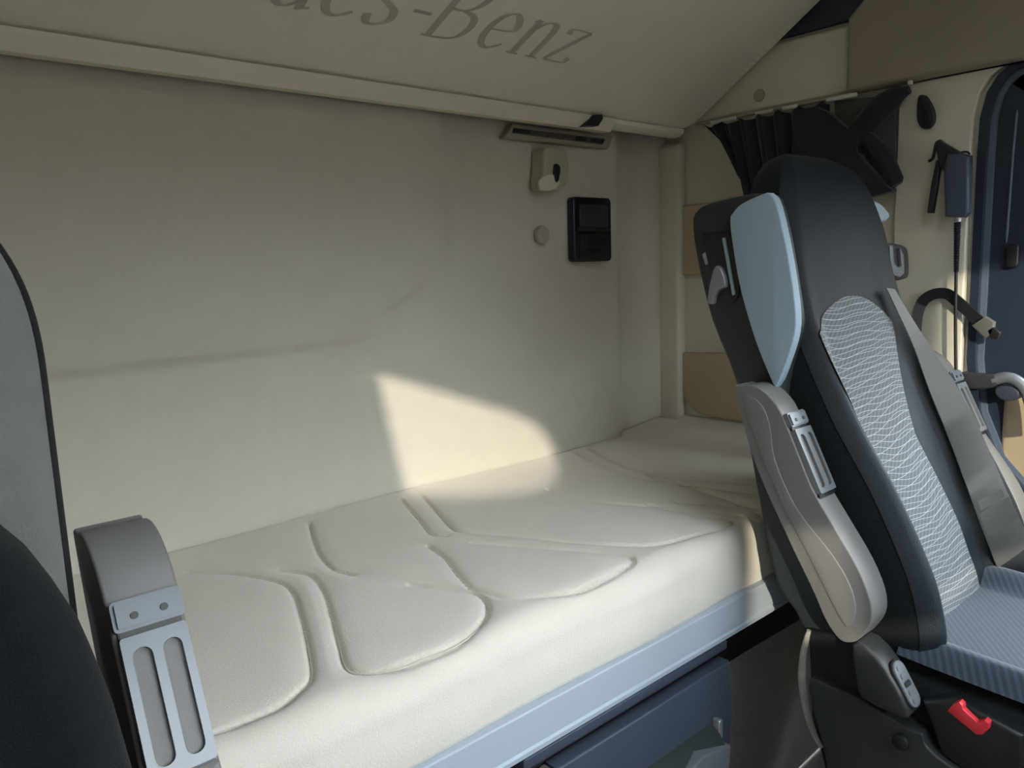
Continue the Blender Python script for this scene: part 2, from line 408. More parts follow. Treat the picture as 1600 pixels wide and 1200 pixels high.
# lettering drawn with a broad nib
XH = .092; SL = .20
gl = {
 'M': (1.55, [[(.1, 0), (.1, 1.45)], [(.1, 1.45), (.7, .05)], [(.7, .05), (1.3, 1.45)], [(1.3, 1.45), (1.3, 0)], [(-.1, 0), (.3, 0)], [(1.1, 0), (1.5, 0)]]),
 'e': (.86, [[(.1, .5), (.70, .56), (.68, .82), (.42, 1.0), (.16, .82), (.06, .45), (.16, .12), (.42, .0), (.72, .17)]]),
 'r': (.66, [[(.12, 1), (.12, 0)], [(.12, .72), (.3, .95), (.52, .98), (.56, .88)], [(-.04, 0), (.30, 0)], [(-.02, .94), (.12, 1)]]),
 'c': (.80, [[(.68, .78), (.60, .97), (.40, 1.0), (.16, .82), (.06, .45), (.16, .12), (.42, .0), (.70, .17)]]),
 'd': (.98, [[(.66, 1.5), (.66, .15), (.72, .02), (.86, .06)], [(.66, .82), (.42, 1.0), (.16, .82), (.06, .45), (.16, .1), (.38, .0), (.66, .2)], [(.5, 1.46), (.66, 1.5)]]),
 's': (.70, [[(.56, .80), (.50, .97), (.32, 1.0), (.12, .86), (.14, .66), (.34, .52), (.55, .38), (.58, .16), (.38, .0), (.14, .02), (.04, .22)]]),
 '-': (.66, [[(.06, .50), (.26, .50), (.50, .50)], [(.06, .53), (.50, .53)]]),
 'B': (1.16, [[(.18, 1.45), (.18, 0)], [(0, 1.45), (.55, 1.45), (.86, 1.3), (.84, 1.0), (.56, .78), (.2, .77)], [(.56, .78), (.90, .66), (1.0, .40), (.86, .10), (.5, 0), (0, 0)]]),
 'n': (1.04, [[(.14, 1), (.14, 0)], [(.14, .70), (.36, .95), (.60, .98), (.74, .78), (.74, 0)], [(-.04, 0), (.32, 0)], [(.56, 0), (.94, 0)], [(0, .93), (.14, 1)]]),
 'z': (.86, [[(.10, .82), (.14, .98), (.72, .98)], [(.72, .98), (.06, .03)], [(.04, .02), (.66, .02), (.74, .18)]]),
}
B = bmesh.new()
def stroke(pts, ox):
    P = smooth_loop([Vector((a, b, 0)) for a, b in pts], 7, False) if len(pts) > 2 else [Vector((*pts[0], 0)), Vector((*pts[1], 0))]
    nib = Vector((.085, .022, 0)); rows = []
    for i, p in enumerate(P):
        d = (P[min(i + 1, len(P) - 1)] - P[max(i - 1, 0)]).normalized(); pe = Vector((-d.y, d.x, 0))
        k = nib if nib.dot(pe) > 0 else -nib
        off = pe * max(abs(nib.dot(pe)), .022)
        rows.append([p + off, p - off])
    V = []
    for r_ in rows:
        q = []
        for p in r_:
            x = ox + (p.x + SL * p.y) * XH; q.append(B.verts.new(bp_(x, .142 + p.y * XH, .0012)))
        V.append(q)
    for i in range(len(V) - 1): B.faces.new((V[i][0], V[i][1], V[i + 1][1], V[i + 1][0]))
starts = {}
word = 'Mercedes-Benz'; adv = [gl[c][0] * XH for c in word]
# measured left edges of the last letters; the others follow by their widths
ends = {12: 1.243, 11: 1.142, 10: 1.046, 9: .918, 8: .862, 7: .782, 6: .692, 5: .600}
x_ = .600
for i in range(4, -1, -1): x_ -= adv[i]; ends[i] = x_
for i, c in enumerate(word):
    for st in gl[c][1]: stroke(st, ends[i])
lt = link('lettering', B, M['letter'], ub, smooth=False)
lt['label'] = 'grey-brown slanted serif lettering reading Mercedes-Benz'

# ------------------------------------------------------------------ things on the back wall
def on_wall(px, py): return at(px, py, 1, YB)
v = thing('wall_vent', 'long narrow taupe vent with a dark slot near the upper bunk edge', 'vent', tuple(on_wall(872, 215)))
P4 = AY([(800, 193), (957, 213), (950, 233), (787, 216)], YB - .012)
link('vent_frame', prism(P4, 1, YB - .016, YB + .01, .004), M['vent'], v)
S4 = AY([(802, 200), (945, 217), (941, 226), (800, 208)], YB - .016)
link('slot', prism(S4, 1, YB - .0185, YB - .012, .001), M['slot'], v)
for q in ([(803, 201), (829, 204), (828, 210), (802, 207)], [(900, 213), (917, 215), (915, 221), (898, 219)], [(925, 216), (944, 218), (941, 225), (922, 222)]):
    link('opening', prism(AY(q, YB - .0185), 1, YB - .0195, YB - .014), M['black'], v)
ln = thing('reading_lamp', 'small beige-grey rounded lamp housing below the vent', 'lamp', tuple(on_wall(860, 265)))
bd = smooth_loop(AY([(842, 234), (858, 231), (874, 235), (880, 262), (877, 288), (866, 297), (844, 298), (838, 290), (840, 260)], YB - .02), 3)
link('housing', prism(bd, 1, YB - .045, YB + .006, .014, 5), M['lamp'], ln)
lo = smooth_loop(AY([(842, 282), (860, 272), (874, 284), (865, 296), (845, 297)], YB - .045), 3)
link('lens', prism(lo, 1, YB - .049, YB - .040, .003), M['cream'], ln)
link('switch', prism(smooth_loop(AY([(865, 258), (870, 257), (874, 264), (871, 282), (867, 285), (864, 276)], YB - .045), 3), 1, YB - .050, YB - .042, .001), M['black'], ln)
cp = thing('control_panel', 'black rectangular control panel with a grey display on the back wall', 'control panel', tuple(on_wall(920, 360)))
c0 = (at(890, 360, 1, YB).x + at(949, 360, 1, YB).x) / 2; a_, b_ = at(920, 309, 1, YB).z, at(920, 409, 1, YB).z
ce = Vector((c0, YB, (a_ + b_) / 2)); hw = (at(949, 360, 1, YB).x - at(890, 360, 1, YB).x) / 2; hh = (a_ - b_) / 2
link('housing', prism(rrect(ce, 1, hw, hh, .013), 1, YB - .016, YB + .01, .004), M['panelblack'], cp)
link('display', prism(rrect(ce + Vector((.004, 0, hh * .42)), 1, hw * .74, hh * .36, .006), 1, YB - .0185, YB - .012, .001), M['screen'], cp)
link('display_hood', prism(rrect(ce + Vector((.0, 0, hh * .01)), 1, hw * .86, .004, .003), 1, YB - .023, YB - .012, .001), M['black'], cp)
kb = link('keypad', prism(rrect(ce + Vector((.004, 0, -hh * .5)), 1, hw * .78, hh * .36, .006), 1, YB - .0185, YB - .012, .001), M['matt_black'], cp)
for (dx, dz) in ((-.03, .012), (0, .014), (.03, .012), (-.03, -.014), (0, -.016), (.03, -.014)):
    link('button', prism(rrect(ce + Vector((.004 + dx, 0, -hh * .5 + dz)), 1, .010, .007, .003), 1, YB - .0205, YB - .016, .001), M['panelblack'], kb)
link('side_switch', prism(rrect(ce + Vector((-hw * .83, 0, -hh * .5)), 1, .005, .035, .003), 1, YB - .019, YB - .012, .001), M['matt_black'], cp)
c = on_wall(845, 367)
tag(link('screw_cap', disc((c.x, YB - .004, c.z), 1, .021, .02, bev=.004, r2=.024), M['capg']), 'round grey cap on the back wall left of the black control panel', 'cap', 'round screw caps')
c = at(1187, 149, 0, XR - .03)
tag(link('screw_cap', disc((XR - .032, c.y, c.z), 0, .0165, .01, bev=.003), M['cap']), 'round khaki cap beside the slanted right edge of the upper bunk', 'cap', 'round screw caps')

# ------------------------------------------------------------------ curtain, rail and clips
yr0, yr1 = at(1108, 198, 0, 1.96).y, at(1420, 134, 0, 1.96).y
XC = 1.962
cu = thing('curtain', 'bunched black curtain hanging from the rail beside the right seat top', 'curtain', (XC, 1.1, Z(.40)))
tl = at(1107, 208, 0, XC); zt = Z(.392)
def cur(u, v):
    y = tl.y + (at(1305, 158, 0, XC).y - tl.y) * u
    zb = Z(.30) + (Z(.05) - Z(.30)) * sst(0, .35, u)
    ed = .012 * math.sin(u * 47) + .006 * math.sin(u * 90 + 1)
    z = zt - .012 * abs(math.sin(u * 20)) + (zb - zt) * v
    y2 = y - .085 * v * (1 - u) - .02 * v
    return Vector((XC - .028 - .016 * v + ed * (.5 + .6 * v), y2, z))
link('pleated_cloth', grid(90, 24, cur), M['curtain'], cu)
# lower drape to the right
dr_ = AX([(1290, 170), (1340, 205), (1360, 215), (1352, 240), (1400, 292), (1404, 300), (1360, 312), (1345, 330), (1260, 330), (1255, 200)], XC)
B = prism(smooth_loop(dr_, 3), 0, XC - .05, XC - .02, .012)
link('drape', B, M['curtain'], cu)
ro = AX([(1421, 140), (1400, 150), (1375, 170), (1352, 196), (1335, 222), (1330, 250)], XC - .02)
rp = smooth_loop(ro, 5, False)
link('gathered_fold', tube(rp, [.010 + .020 * sst(0, .35, i / (len(rp) - 1)) for i in range(len(rp))], 14), M['curtain'], cu)
ro = AX([(1335, 205), (1362, 222), (1385, 250), (1402, 288)], XC - .03)
rp = smooth_loop(ro, 5, False)
link('gathered_fold', tube(rp, [.022, *[.018] * (len(rp) - 2), .012], 14), M['curtain'], cu)
gp = AX([(1312, 160), (1405, 150), (1408, 200), (1409, 285), (1402, 302), (1340, 302), (1315, 220)], XR)
link('lining', prism(gp, 0, XR - .030, XR - .024, .002), M['greycloth'], cu)
rl = thing('curtain_rail', 'thin white curtain rail along the side panel above the black curtain', 'rail', (XR - .03, 1.1, Z(.403)))
link('rail', box((XR - .042, .93, Z(.398)), (XR - .030, 1.40, Z(.407)), .002), M['brown'], rl)
for (a, b) in ((1110, 1150), (1180, 1208), (1222, 1246), (1290, 1338)):
    ya = at(a, 190, 0, XR - .045).y; yb2 = at(b, 170, 0, XR - .045).y
    link('clip', box((XR - .048, yb2, Z(.392)), (XR - .040, ya, Z(.402)), .002), M['white'], rl)
link('clip', box((XR - .062, at(1424, 133, 0, XR - .06).y, Z(.393)), (XR - .050, at(1418, 133, 0, XR - .06).y, Z(.403)), .002), M['white'], rl)

# ------------------------------------------------------------------ hook, air gun, strap, handle on the right wall
XP = XR - .022
hk = thing('coat_hook', 'small black oval coat hook on the cream pillar above the air gun', 'hook', tuple(at(1447, 175, 0, XP)))
link('base', prism(smooth_loop(AX([(1437, 153), (1445, 149), (1452, 153), (1462, 172), (1463, 190), (1455, 201), (1442, 200), (1435, 185)], XP), 4), 0, XP - .012, XP + .001, .005), M['black'], hk)
link('hook', prism(smooth_loop(AX([(1443, 165), (1450, 163), (1458, 178), (1458, 192), (1448, 195), (1444, 180)], XP - .012), 4), 0, XP - .028, XP - .008, .006), M['matt_black'], hk)
XG = XP - .03
gn = thing('air_gun', 'black and blue-grey air blow gun hanging on the cream pillar', 'air gun', tuple(at(1495, 290, 0, XG)))
link('body', prism(AX([(1478, 262), (1484, 240), (1505, 240), (1518, 246), (1516, 332), (1508, 340), (1480, 339)], XG), 0, XG - .016, XG + .016, .006), M['gun'], gn)
link('head', prism(AX([(1463, 222), (1470, 218), (1478, 224), (1505, 240), (1518, 243), (1518, 254), (1500, 262), (1480, 270), (1470, 262)], XG), 0, XG - .013, XG + .013, .005), M['black'], gn)
link('lever', prism(AX([(1464, 250), (1471, 258), (1466, 290), (1459, 333), (1450, 333), (1455, 296)], XG), 0, XG - .008, XG + .008, .003), M['black'], gn)
link('nozzle_tip', tube(smooth_loop(AX([(1472, 222), (1463, 224), (1458, 246), (1451, 252)], XG), 5, False), .0035), M['black'], gn)
rc = at(1506, 243, 0, XG)
link('hanging_ring', tube([rc + Vector((0, .012 * math.cos(a / 12 * math.pi), .008 * math.sin(a / 12 * math.pi))) for a in range(13)], .0022, 8), M['black'], gn)
link('coupler', tube(AX([(1498, 338), (1497, 346)], XG), .0085), M['silver'], gn)
hs = thing('air_hose', 'thin black air hose with ribbed guard running down from the gun', 'hose', tuple(at(1496, 347, 0, XG)))
gp_ = [at(1496 - 2 * k / 40, 347 + 78 * k / 40, 0, XG) for k in range(41)]
link('spring_guard', tube(gp_, [(.0078 if k % 2 else .0062) - .002 * k / 40 for k in range(41)], 10), M['matt_black'], hs)
link('hose', tube(smooth_loop(AX([(1494, 424), (1493, 480), (1493, 540), (1494, 600), (1496, 680)], XG), 5, False), .0036, 10), M['black'], hs)
st = thing('pull_strap', 'black loop strap on the cream pillar below the air gun', 'strap', tuple(at(1480, 470, 0, XP)))
sp_ = smooth_loop(AX([(1432, 545), (1432, 510), (1438, 478), (1456, 461), (1480, 459), (1500, 474), (1528, 500), (1538, 510)], XP - .012), 5, False)
def strapw(P):
    out_ = []
    for i in range(len(P)):
        d = (P[min(i + 1, len(P) - 1)] - P[max(i - 1, 0)]).normalized(); out_.append(Vector((0, -d.z, d.y)) * .025)
    return out_
k1 = int(len(sp_) * .32)
link('webbing', ribbon(sp_[:k1 + 1], strapw(sp_)[:k1 + 1], lambda i: (-1, 0, 0), .003), M['belt'], st)
link('grip', ribbon(sp_[k1:], strapw(sp_)[k1:], lambda i: (-1, 0, 0), .006), M['black'], st)
link('clasp', prism(AX([(1521, 508), (1542, 494), (1556, 503), (1554, 520), (1543, 528)], XP - .012), 0, XP - .026, XP - .008, .002), M['belt'], st)
link('clasp_end', prism(AX([(1545, 515), (1554, 510), (1567, 519), (1562, 530), (1550, 528)], XP - .012), 0, XP - .026, XP - .008, .002), M['black'], st)
XH_ = XR - .04
dh = thing('grab_handle', 'grey-brown tubular grab handle on the door right of the seat', 'handle', tuple(at(1550, 592, 0, XH_)))
link('flat_bar', prism(smooth_loop(AX([(1500, 582), (1530, 583), (1556, 586), (1562, 592), (1556, 604), (1530, 607), (1500, 604)], XH_), 3), 0, XH_ - .012, XH_ + .012, .006), M['ctrl'], dh)
link('tube', tube(smooth_loop(AX([(1552, 594), (1572, 590), (1590, 596), (1604, 612), (1612, 640), (1615, 680)], XH_), 6, False), .013), M['armin'], dh)
link('bracket', prism(smooth_loop(AX([(1558, 604), (1580, 603), (1594, 612), (1590, 624), (1570, 625), (1558, 618)], XH_), 3), 0, XH_ - .008, XR + .03, .004), M['navy'], dh)

# ------------------------------------------------------------------ mattress
MZ = -.518
def zz(pts, ): return [at(280 + .6 * a, 640 + .6 * b, 2, Z(MZ)) for a, b in pts]
seams = [
 [(115, 828), (200, 792), (260, 765), (310, 725), (343, 685), (335, 610), (318, 540), (298, 480), (270, 452), (220, 438), (140, 425), (20, 418)],
 [(260, 418), (300, 422), (345, 432), (375, 470), (395, 530), (415, 600), (432, 655), (470, 673), (560, 662), (640, 632), (720, 600), (775, 560), (800, 525), (795, 490), (760, 470), (680, 460), (600, 450)],
 [(338, 290), (345, 320), (365, 375), (400, 412), (455, 428)],
 [(578, 232), (620, 275), (655, 315), (695, 322)],
 [(632, 222), (670, 258), (710, 300), (750, 312), (870, 322), (1000, 340), (1150, 351), (1250, 348), (1350, 320), (1440, 287), (1410, 275), (1370, 271), (1250, 250), (1100, 238), (1000, 222), (960, 205)],
 [(648, 348), (690, 378), (720, 418), (755, 456)],
 [(755, 458), (850, 483), (950, 482), (1040, 465), (1130, 425), (1178, 396), (1165, 380), (1100, 371), (950, 358), (850, 348), (760, 340)],
 [(1066, 100), (1150, 143), (1250, 167), (1400, 181), (1520, 190)],
 [(1030, 108), (1120, 152), (1230, 182), (1350, 192), (1520, 215)],
 [(1220, 243), (1300, 250), (1400, 262), (1520, 275)],
]
SE = [smooth_loop(zz(s), 8, False) for s in seams]
seg = []
for P in SE:
    L_ = 0
    for i in range(len(P) - 1):
        seg.append((P[i].x, P[i].y, P[i + 1].x, P[i + 1].y))
seg = np.array(seg)
wr_ = [[(1230, 170), (1350, 205), (1520, 250)], [(1280, 175), (1400, 215), (1520, 262)], [(1320, 180), (1430, 205), (1520, 225)], [(1300, 235), (1400, 240), (1520, 250)]]
WS = []
for s in wr_:
    P = smooth_loop(zz(s), 6, False)
    for i in range(len(P) - 1): WS.append((P[i].x, P[i].y, P[i + 1].x, P[i + 1].y))
WS = np.array(WS)
def dist(px, py, S_):
    ax_, ay_, bx_, by_ = [S_[:, i][None, :] for i in range(4)]
    dx, dy = bx_ - ax_, by_ - ay_; L2 = dx * dx + dy * dy + 1e-12
    best = np.empty(len(px))
    for s0 in range(0, len(px), 4000):
        a = px[s0:s0 + 4000][:, None]; b = py[s0:s0 + 4000][:, None]
        t_ = np.clip(((a - ax_) * dx + (b - ay_) * dy) / L2, 0, 1)
        best[s0:s0 + 4000] = np.sqrt(((a - ax_ - t_ * dx) ** 2 + (b - ay_ - t_ * dy) ** 2).min(1))
    return best
NX, NY = 460, 150
RF = .05; YFM = .797
xs_ = np.concatenate([np.linspace(-.6, .28, 20)[:-1], np.linspace(.28, 1.995, NX)])
# profile across: down the front, round the edge, over the top
prof = []
for k in range(10): prof.append((YFM - .004 * math.sin(k / 9 * math.pi), -.648 + (MZ - RF + .648) * k / 10))
for k in range(12):
    a = math.pi * (1 - k / 22 - 0) ; a = math.pi - (k / 12) * math.pi / 2
    prof.append((YFM + RF + RF * math.cos(a), MZ - RF + RF * math.sin(a)))
for k in range(NY): prof.append((YFM + RF + (1.535 - YFM - RF) * k / (NY - 1), MZ))
prof = np.array(prof); nP = len(prof); nX = len(xs_)
GX, GI = np.meshgrid(xs_, np.arange(nP), indexing='ij')
PX = GX.ravel(); PY = prof[GI.ravel(), 0].copy(); PZ = prof[GI.ravel(), 1].copy()
topm = sst
d = dist(PX, PY, seg); dw = dist(PX, PY, WS)
tw = np.clip((PY - YFM) / .03, 0, 1) * (PZ > MZ - RF * .7)
puck = 1 + .35 * np.sin(PX * 420 + PY * 380)
dz = -.0065 * np.exp(-(d / .0042) ** 2) * puck - .0035 * np.exp(-(d / .020) ** 2) + .001 * (1 - np.exp(-(d / .06) ** 2))
dz += -.009 * np.exp(-(dw / .007) ** 2) - .004 * np.exp(-(dw / .02) ** 2)
PZ += dz * tw
# far right end swells upwards, surface slightly uneven
PZ += tw * (.034 * np.clip((PX - 1.72) / .28, 0, 1) ** 1.5 + .003 * np.sin(PX * 7.3 + 1) * np.sin(PY * 9))
PY += (1 - tw) * .003 * np.sin(PX * 11) * (PZ < MZ - .01)
def ssn(a, b, x): t_ = np.clip((x - a) / (b - a), 0, 1); return t_ * t_ * (3 - 2 * t_)
yw = YB + .012 + .048 * ssn(1.73, 1.80, PX) * (1 - .5 * ssn(1.86, 1.96, PX)) + .0024 * np.sin(PX * 3.1 - 1.04) - .004
yw = np.where(PX > 1.95, 1.458, yw)
PY = np.minimum(PY, yw)
co = np.stack([PX, PY, PZ + H], 1)
idx = np.arange(nX * nP).reshape(nX, nP)
F = np.stack([idx[:-1, :-1], idx[1:, :-1], idx[1:, 1:], idx[:-1, 1:]], -1).reshape(-1, 4)
n0 = len(co)
# underside and ends close the body
low = []
me = bpy.data.meshes.new('mattress')
cl = co.tolist(); fl = F.tolist()
# far edge goes down behind
b0 = len(cl)
for i in range(nX): cl.append([xs_[i], float(PY.reshape(nX, nP)[i, -1]), H - .648])
for i in range(nX - 1): fl.append([int(idx[i, nP - 1]), int(idx[i + 1, nP - 1]), b0 + i + 1, b0 + i]); fl.append([b0 + i, b0 + i + 1, int(idx[i + 1, 0]), int(idx[i, 0])])
fl.append([int(k) for k in idx[0, :]] + [b0]); fl.append([b0 + nX - 1] + [int(k) for k in idx[-1, ::-1]])
me.from_pydata(cl, [], fl); me.materials.append(M['mattress'])
for p in me.polygons: p.use_smooth = True
me.validate(); me.update()
ma = bpy.data.objects.new('mattress', me); C.objects.link(ma)
tag(ma, 'long pale cream mattress with curved quilted seams on the lower bunk', 'mattress')
B = None
for P in SE:
    Q = [Vector((p.x, p.y, Z(MZ) - .0095 + .034 * max(0, (p.x - 1.72) / .28) ** 1.5)) for p in P if p.x < 1.97]
    if len(Q) > 2: B = tube(Q, .0011, 6, B)
link('seam_thread', B, M['thread'], ma)

# lower bunk frame: aluminium rail and board
lb = thing('lower_bunk_frame', 'pale metal rail and board carrying the cream mattress', 'bunk frame', (.8, .9, Z(-.66)))
RY = .79
rail = [Vector((0, RY + .006, Z(-.6485))), Vector((0, RY - .003, Z(-.649))), Vector((0, RY - .004, Z(-.652))), Vector((0, RY - .004, Z(-.704))), Vector((0, RY + .0, Z(-.707))), Vector((0, RY + .0, Z(-.711))), Vector((0, RY - .004, Z(-.714))), Vector((0, RY - .003, Z(-.722))), Vector((0, RY + .004, Z(-.728))), Vector((0, RY + .03, Z(-.728))), Vector((0, RY + .03, Z(-.648)))]
link('rail', prism(rail, 0, XL + .01, 1.99), M['alu'], lb, angle=15)
link('board', box((XL + .01, RY + .03, Z(-.70)), (1.99, 1.455, Z(-.650)), .003), M['dark'], lb)

# ------------------------------------------------------------------ drawer unit beneath the bunk
du = thing('drawer_unit', 'blue-black drawer unit under the lower bunk rail', 'drawer unit', (.98, .95, 0))
x0, x1 = .735, 1.215
tp = at(1140, 1012, 1, RY); 
link('top_panel', box((x0 - .05, RY + .004, Z(-.750)), (x1 + .005, 1.35, Z(-.731)), .003), M['navy2'], du)
link('carcass', box((x0 - .35, RY + .03, .04), (x1 - .005, 1.35, Z(-.770)), .004), M['dark'], du)
df = prism([Vector((x0 + .012, 0, Z(-.772))), Vector((x1 + .004, 0, Z(-.772))), Vector((x1 + .012, 0, Z(-.86))), Vector((x1 + .006, 0, Z(-1.1))), Vector((x0 + .012, 0, Z(-1.1)))], 1, RY - .004, RY + .028, .005)
dfo = link('drawer_front', df, M['navy2'], du)
hp = [Vector((0, RY - .004, Z(-.875))), Vector((0, RY - .018, Z(-.885))), Vector((0, RY - .034, Z(-.905))), Vector((0, RY - .034, Z(-.925))), Vector((0, RY - .02, Z(-.935))), Vector((0, RY - .004, Z(-.935)))]
link('handle', prism(hp, 0, x0 + .10, x1 - .055, .004), M['shell'], dfo)
hw_ = at(1128, 1130, 1, RY - .01)
link('handle_clip', box((x1 - .058, RY - .022, hw_.z - .03), (x1 - .046, RY - .004, hw_.z + .02), .003), M['silver'], dfo)
fl_ = AY([(1070, 1215), (1098, 1181), (1141, 1164), (1139, 1200), (1130, 1240), (1060, 1240)], RY - .04)
link('lower_flap', prism(fl_, 1, RY - .042, RY - .004, .004), M['armin'], dfo)
link('side_frame', box((x0 - .35, RY + .0, Z(-1.1)), (x0 - .01, RY + .03, Z(-.775)), .004), M['matt_black'], du)
link('bracket', box((x0 - .008, RY - .006, Z(-.835)), (x0 + .006, RY + .02, Z(-.770)), .002), M['silver'], du)
# carpeted bulkhead right of it
bm = grid(30, 20, lambda u, v: Vector((x1 + .012 + (2.0 - x1 - .012) * u, RY + .06 + .05 * v + .003 * math.sin(u * 9), Z(-.838) - v * .46)))
cb = struct('wall_bunk_base', bm, M['carpet']); 
struct('bunk_shade_block', box((x1 + .01, RY + .072, Z(-.862)), (1.99, 1.4, Z(-.705)), .003), M['dark'])  # black block standing for the shadow under the bunk

# ------------------------------------------------------------------ seats
XC0 = 1.51
SEC = [  # z, half width, front y, bolster, back y
 (-.745, .215, .535, .02, .66), (-.72, .238, .505, .045, .68), (-.65, .248, .505, .070, .71), (-.58, .250, .525, .082, .73), (-.52, .250, .545, .082, .745),
 (-.40, .246, .60, .075, .77), (-.28, .236, .65, .045, .79), (-.15, .218, .69, .018, .81), (-.04, .208, .712, .004, .825), (.04, .200, .725, 0, .835),
 (.09, .188, .738, 0, .842), (.13, .172, .750, 0, .845), (.165, .150, .765, 0, .843), (.19, .122, .785, 0, .838), (.203, .085, .805, 0, .83)]
def cxo(z): return .020 * (1 - sst(-.30, -.05, z))
def inw(z): return .74 + .17 * sst(-.45, -.12, z)
def sec(z):
    zs = [s[0] for s in SEC]
    if z <= zs[0]: return SEC[0][1:]
    if z >= zs[-1]: return SEC[-1][1:]
    for i in range(len(SEC) - 1):
        if zs[i] <= z <= zs[i + 1]:
            a = SEC[max(i - 1, 0)]; b = SEC[i]; c = SEC[i + 1]; d_ = SEC[min(i + 2, len(SEC) - 1)]
            t_ = (z - b[0]) / (c[0] - b[0])
            def hm(k):
                m0 = (c[k] - a[k]) / (c[0] - a[0]) * (c[0] - b[0]); m1 = (d_[k] - b[k]) / (d_[0] - b[0]) * (c[0] - b[0])
                return (2 * t_ ** 3 - 3 * t_ ** 2 + 1) * b[k] + (t_ ** 3 - 2 * t_ ** 2 + t_) * m0 + (-2 * t_ ** 3 + 3 * t_ ** 2) * c[k] + (t_ ** 3 - t_ ** 2) * m1
            return hm(1), hm(2), hm(3), hm(4)
def front_y(z, fx):
    w_, f_, p_, b_ = sec(z); a = abs(fx)
    return f_ - p_ * sst(.66, .90, a) - .006 * (1 - a * a)
def hit(px, py, off):
    r_ = ray(px, py); k = .40 / r_[1]
    while r_[1] * k < .72:
        x, y, z = [c * k for c in r_]; w_, f_, p_, b_ = sec(z); fx = (x - XC0 - cxo(z)) / w_
        if y >= front_y(z, min(abs(fx), 1.0)) - off: return Vector((x, y, z + H))
        k *= 1.002
    return Vector((r_[0] * k, r_[1] * k, r_[2] * k + H))
RE_ = [hit(a, b, .0045) for a, b in ((1383, 452), (1398, 520), (1410, 600), (1430, 680), (1456, 730), (1490, 800), (1516, 870), (1532, 930), (1536, 978))]
REz = [p.z - H for p in RE_][::-1]; REx = [p.x - XC0 for p in RE_][::-1]
def make_seat(nm, label, xc, s, detail):
    zq = (lambda z: z) if detail else (lambda z: z if z < -.3 else -.3 + (z + .3) * (.385 / .503))
    T = thing(nm, label, 'seat', (xc, .50, 0))
    X_ = lambda lx: xc + s * lx            # lx measured from the seat's middle, negative = towards the cab's middle
    # backrest body
    def body(zl, fsec, cxf, fy, name, m):
        B = bmesh.new(); rows = []
        for z in zl:
            w_, f_, p_, b_ = fsec(z); ring = []; nf = 26
            for i in range(nf + 1):
                fx = -.87 + 1.74 * i / nf; ring.append((fx * w_, fy(z, fx)))
            yc = fy(z, .87); dep = min(.055, (b_ - yc) * .4)
            for k in range(1, 7):
                a = math.pi / 2 * k / 6; ring.append(((.87 + .13 * math.sin(a)) * w_, yc + dep * (1 - math.cos(a))))
            for k in range(1, 7):
                a = math.pi / 2 * k / 6; ring.append(((.80 + .20 * math.cos(a)) * w_, b_ - .04 * (1 - math.sin(a))))
            for k in range(0, 6):
                a = math.pi / 2 * k / 6; ring.append((-(.80 + .20 * math.sin(a)) * w_, b_ - .04 * (1 - math.cos(a))))
            for k in range(0, 6):
                a = math.pi / 2 * k / 6; ring.append((-(.87 + .13 * math.cos(a)) * w_, yc + dep * (1 - math.sin(a))))
            rows.append([B.verts.new((X_(x + cxf(z)), y, Z(z))) for x, y in ring])
        n = len(rows[0])
        for i in range(len(rows) - 1):
            for k in range(n): B.faces.new((rows[i][k], rows[i][(k + 1) % n], rows[i + 1][(k + 1) % n], rows[i + 1][k]))
        B.faces.new(rows[0]); B.faces.new(rows[-1][::-1])
        return link(name, B, m, T, angle=60)
    if detail:
        zl = [-.745 + .95 * i / 70 for i in range(67)] + [.165, .175, .183, .190, .195, .199, .203]
        zl = sorted(set(round(z, 4) for z in zl if z <= .203))
        body(zl, sec, cxo, front_y, 'backrest', M['seatfab'])
    else:
        def lin(tab, z):
            zs = [q[0] for q in tab]; return tuple(float(np.interp(z, zs, [q[k] for q in tab])) for k in range(1, 5))
        low = [(-.745, .20, .54, .02, .70), (-.65, .215, .505, .04, .74), (-.45, .218, .535, .05, .77), (-.36, .218, .565, .045, .78), (-.30, .214, .585, .035, .79), (-.25, .205, .60, .025, .79), (-.21, .19, .615, .015, .79), (-.17, .162, .63, .01, .79), (-.14, .128, .65, .005, .78), (-.12, .08, .67, 0, .77)]
        ls = lambda z: lin(low, z)
        body([-.745 + .625 * i / 44 for i in range(45)], ls, lambda z: 0, lambda z, fx: ls(z)[1] - ls(z)[2] * sst(.6, .9, abs(fx)), 'backrest', M['seatfab'])
        def hs_(z):
            q = min(1, max(0, (z + .08) / .184)); k = math.sqrt(max(0, 1 - q ** 2.6))
            return .09 + .134 * k, .70 + .05 * (1 - k) ** 1.5, 0, .82 - .02 * (1 - k)
        body([-.50 + .602 * i / 60 for i in range(61)], hs_, lambda z: 0, lambda z, fx: hs_(z)[1] + .012 * abs(fx) ** 3, 'headrest', M['seatfab'])
        def hfront(u, v):
            z = -.45 + .525 * v; w_, f_, p_, b_ = hs_(z); fx = -.955 + 1.91 * u; a = abs(fx); fyy = lambda q: f_ + .012 * abs(q) ** 3
            y = fyy(fx); yc = fyy(.87); dep = min(.055, (b_ - yc) * .4)
            if a > .87: k = (a - .87) / .13; y = yc + dep * (1 - math.sqrt(1 - k * k))
            return Vector((X_(fx * w_), y - .003, Z(z)))
        link('headrest_cover', grid(44, 40, hfront), M['palecloth'], T, angle=80)
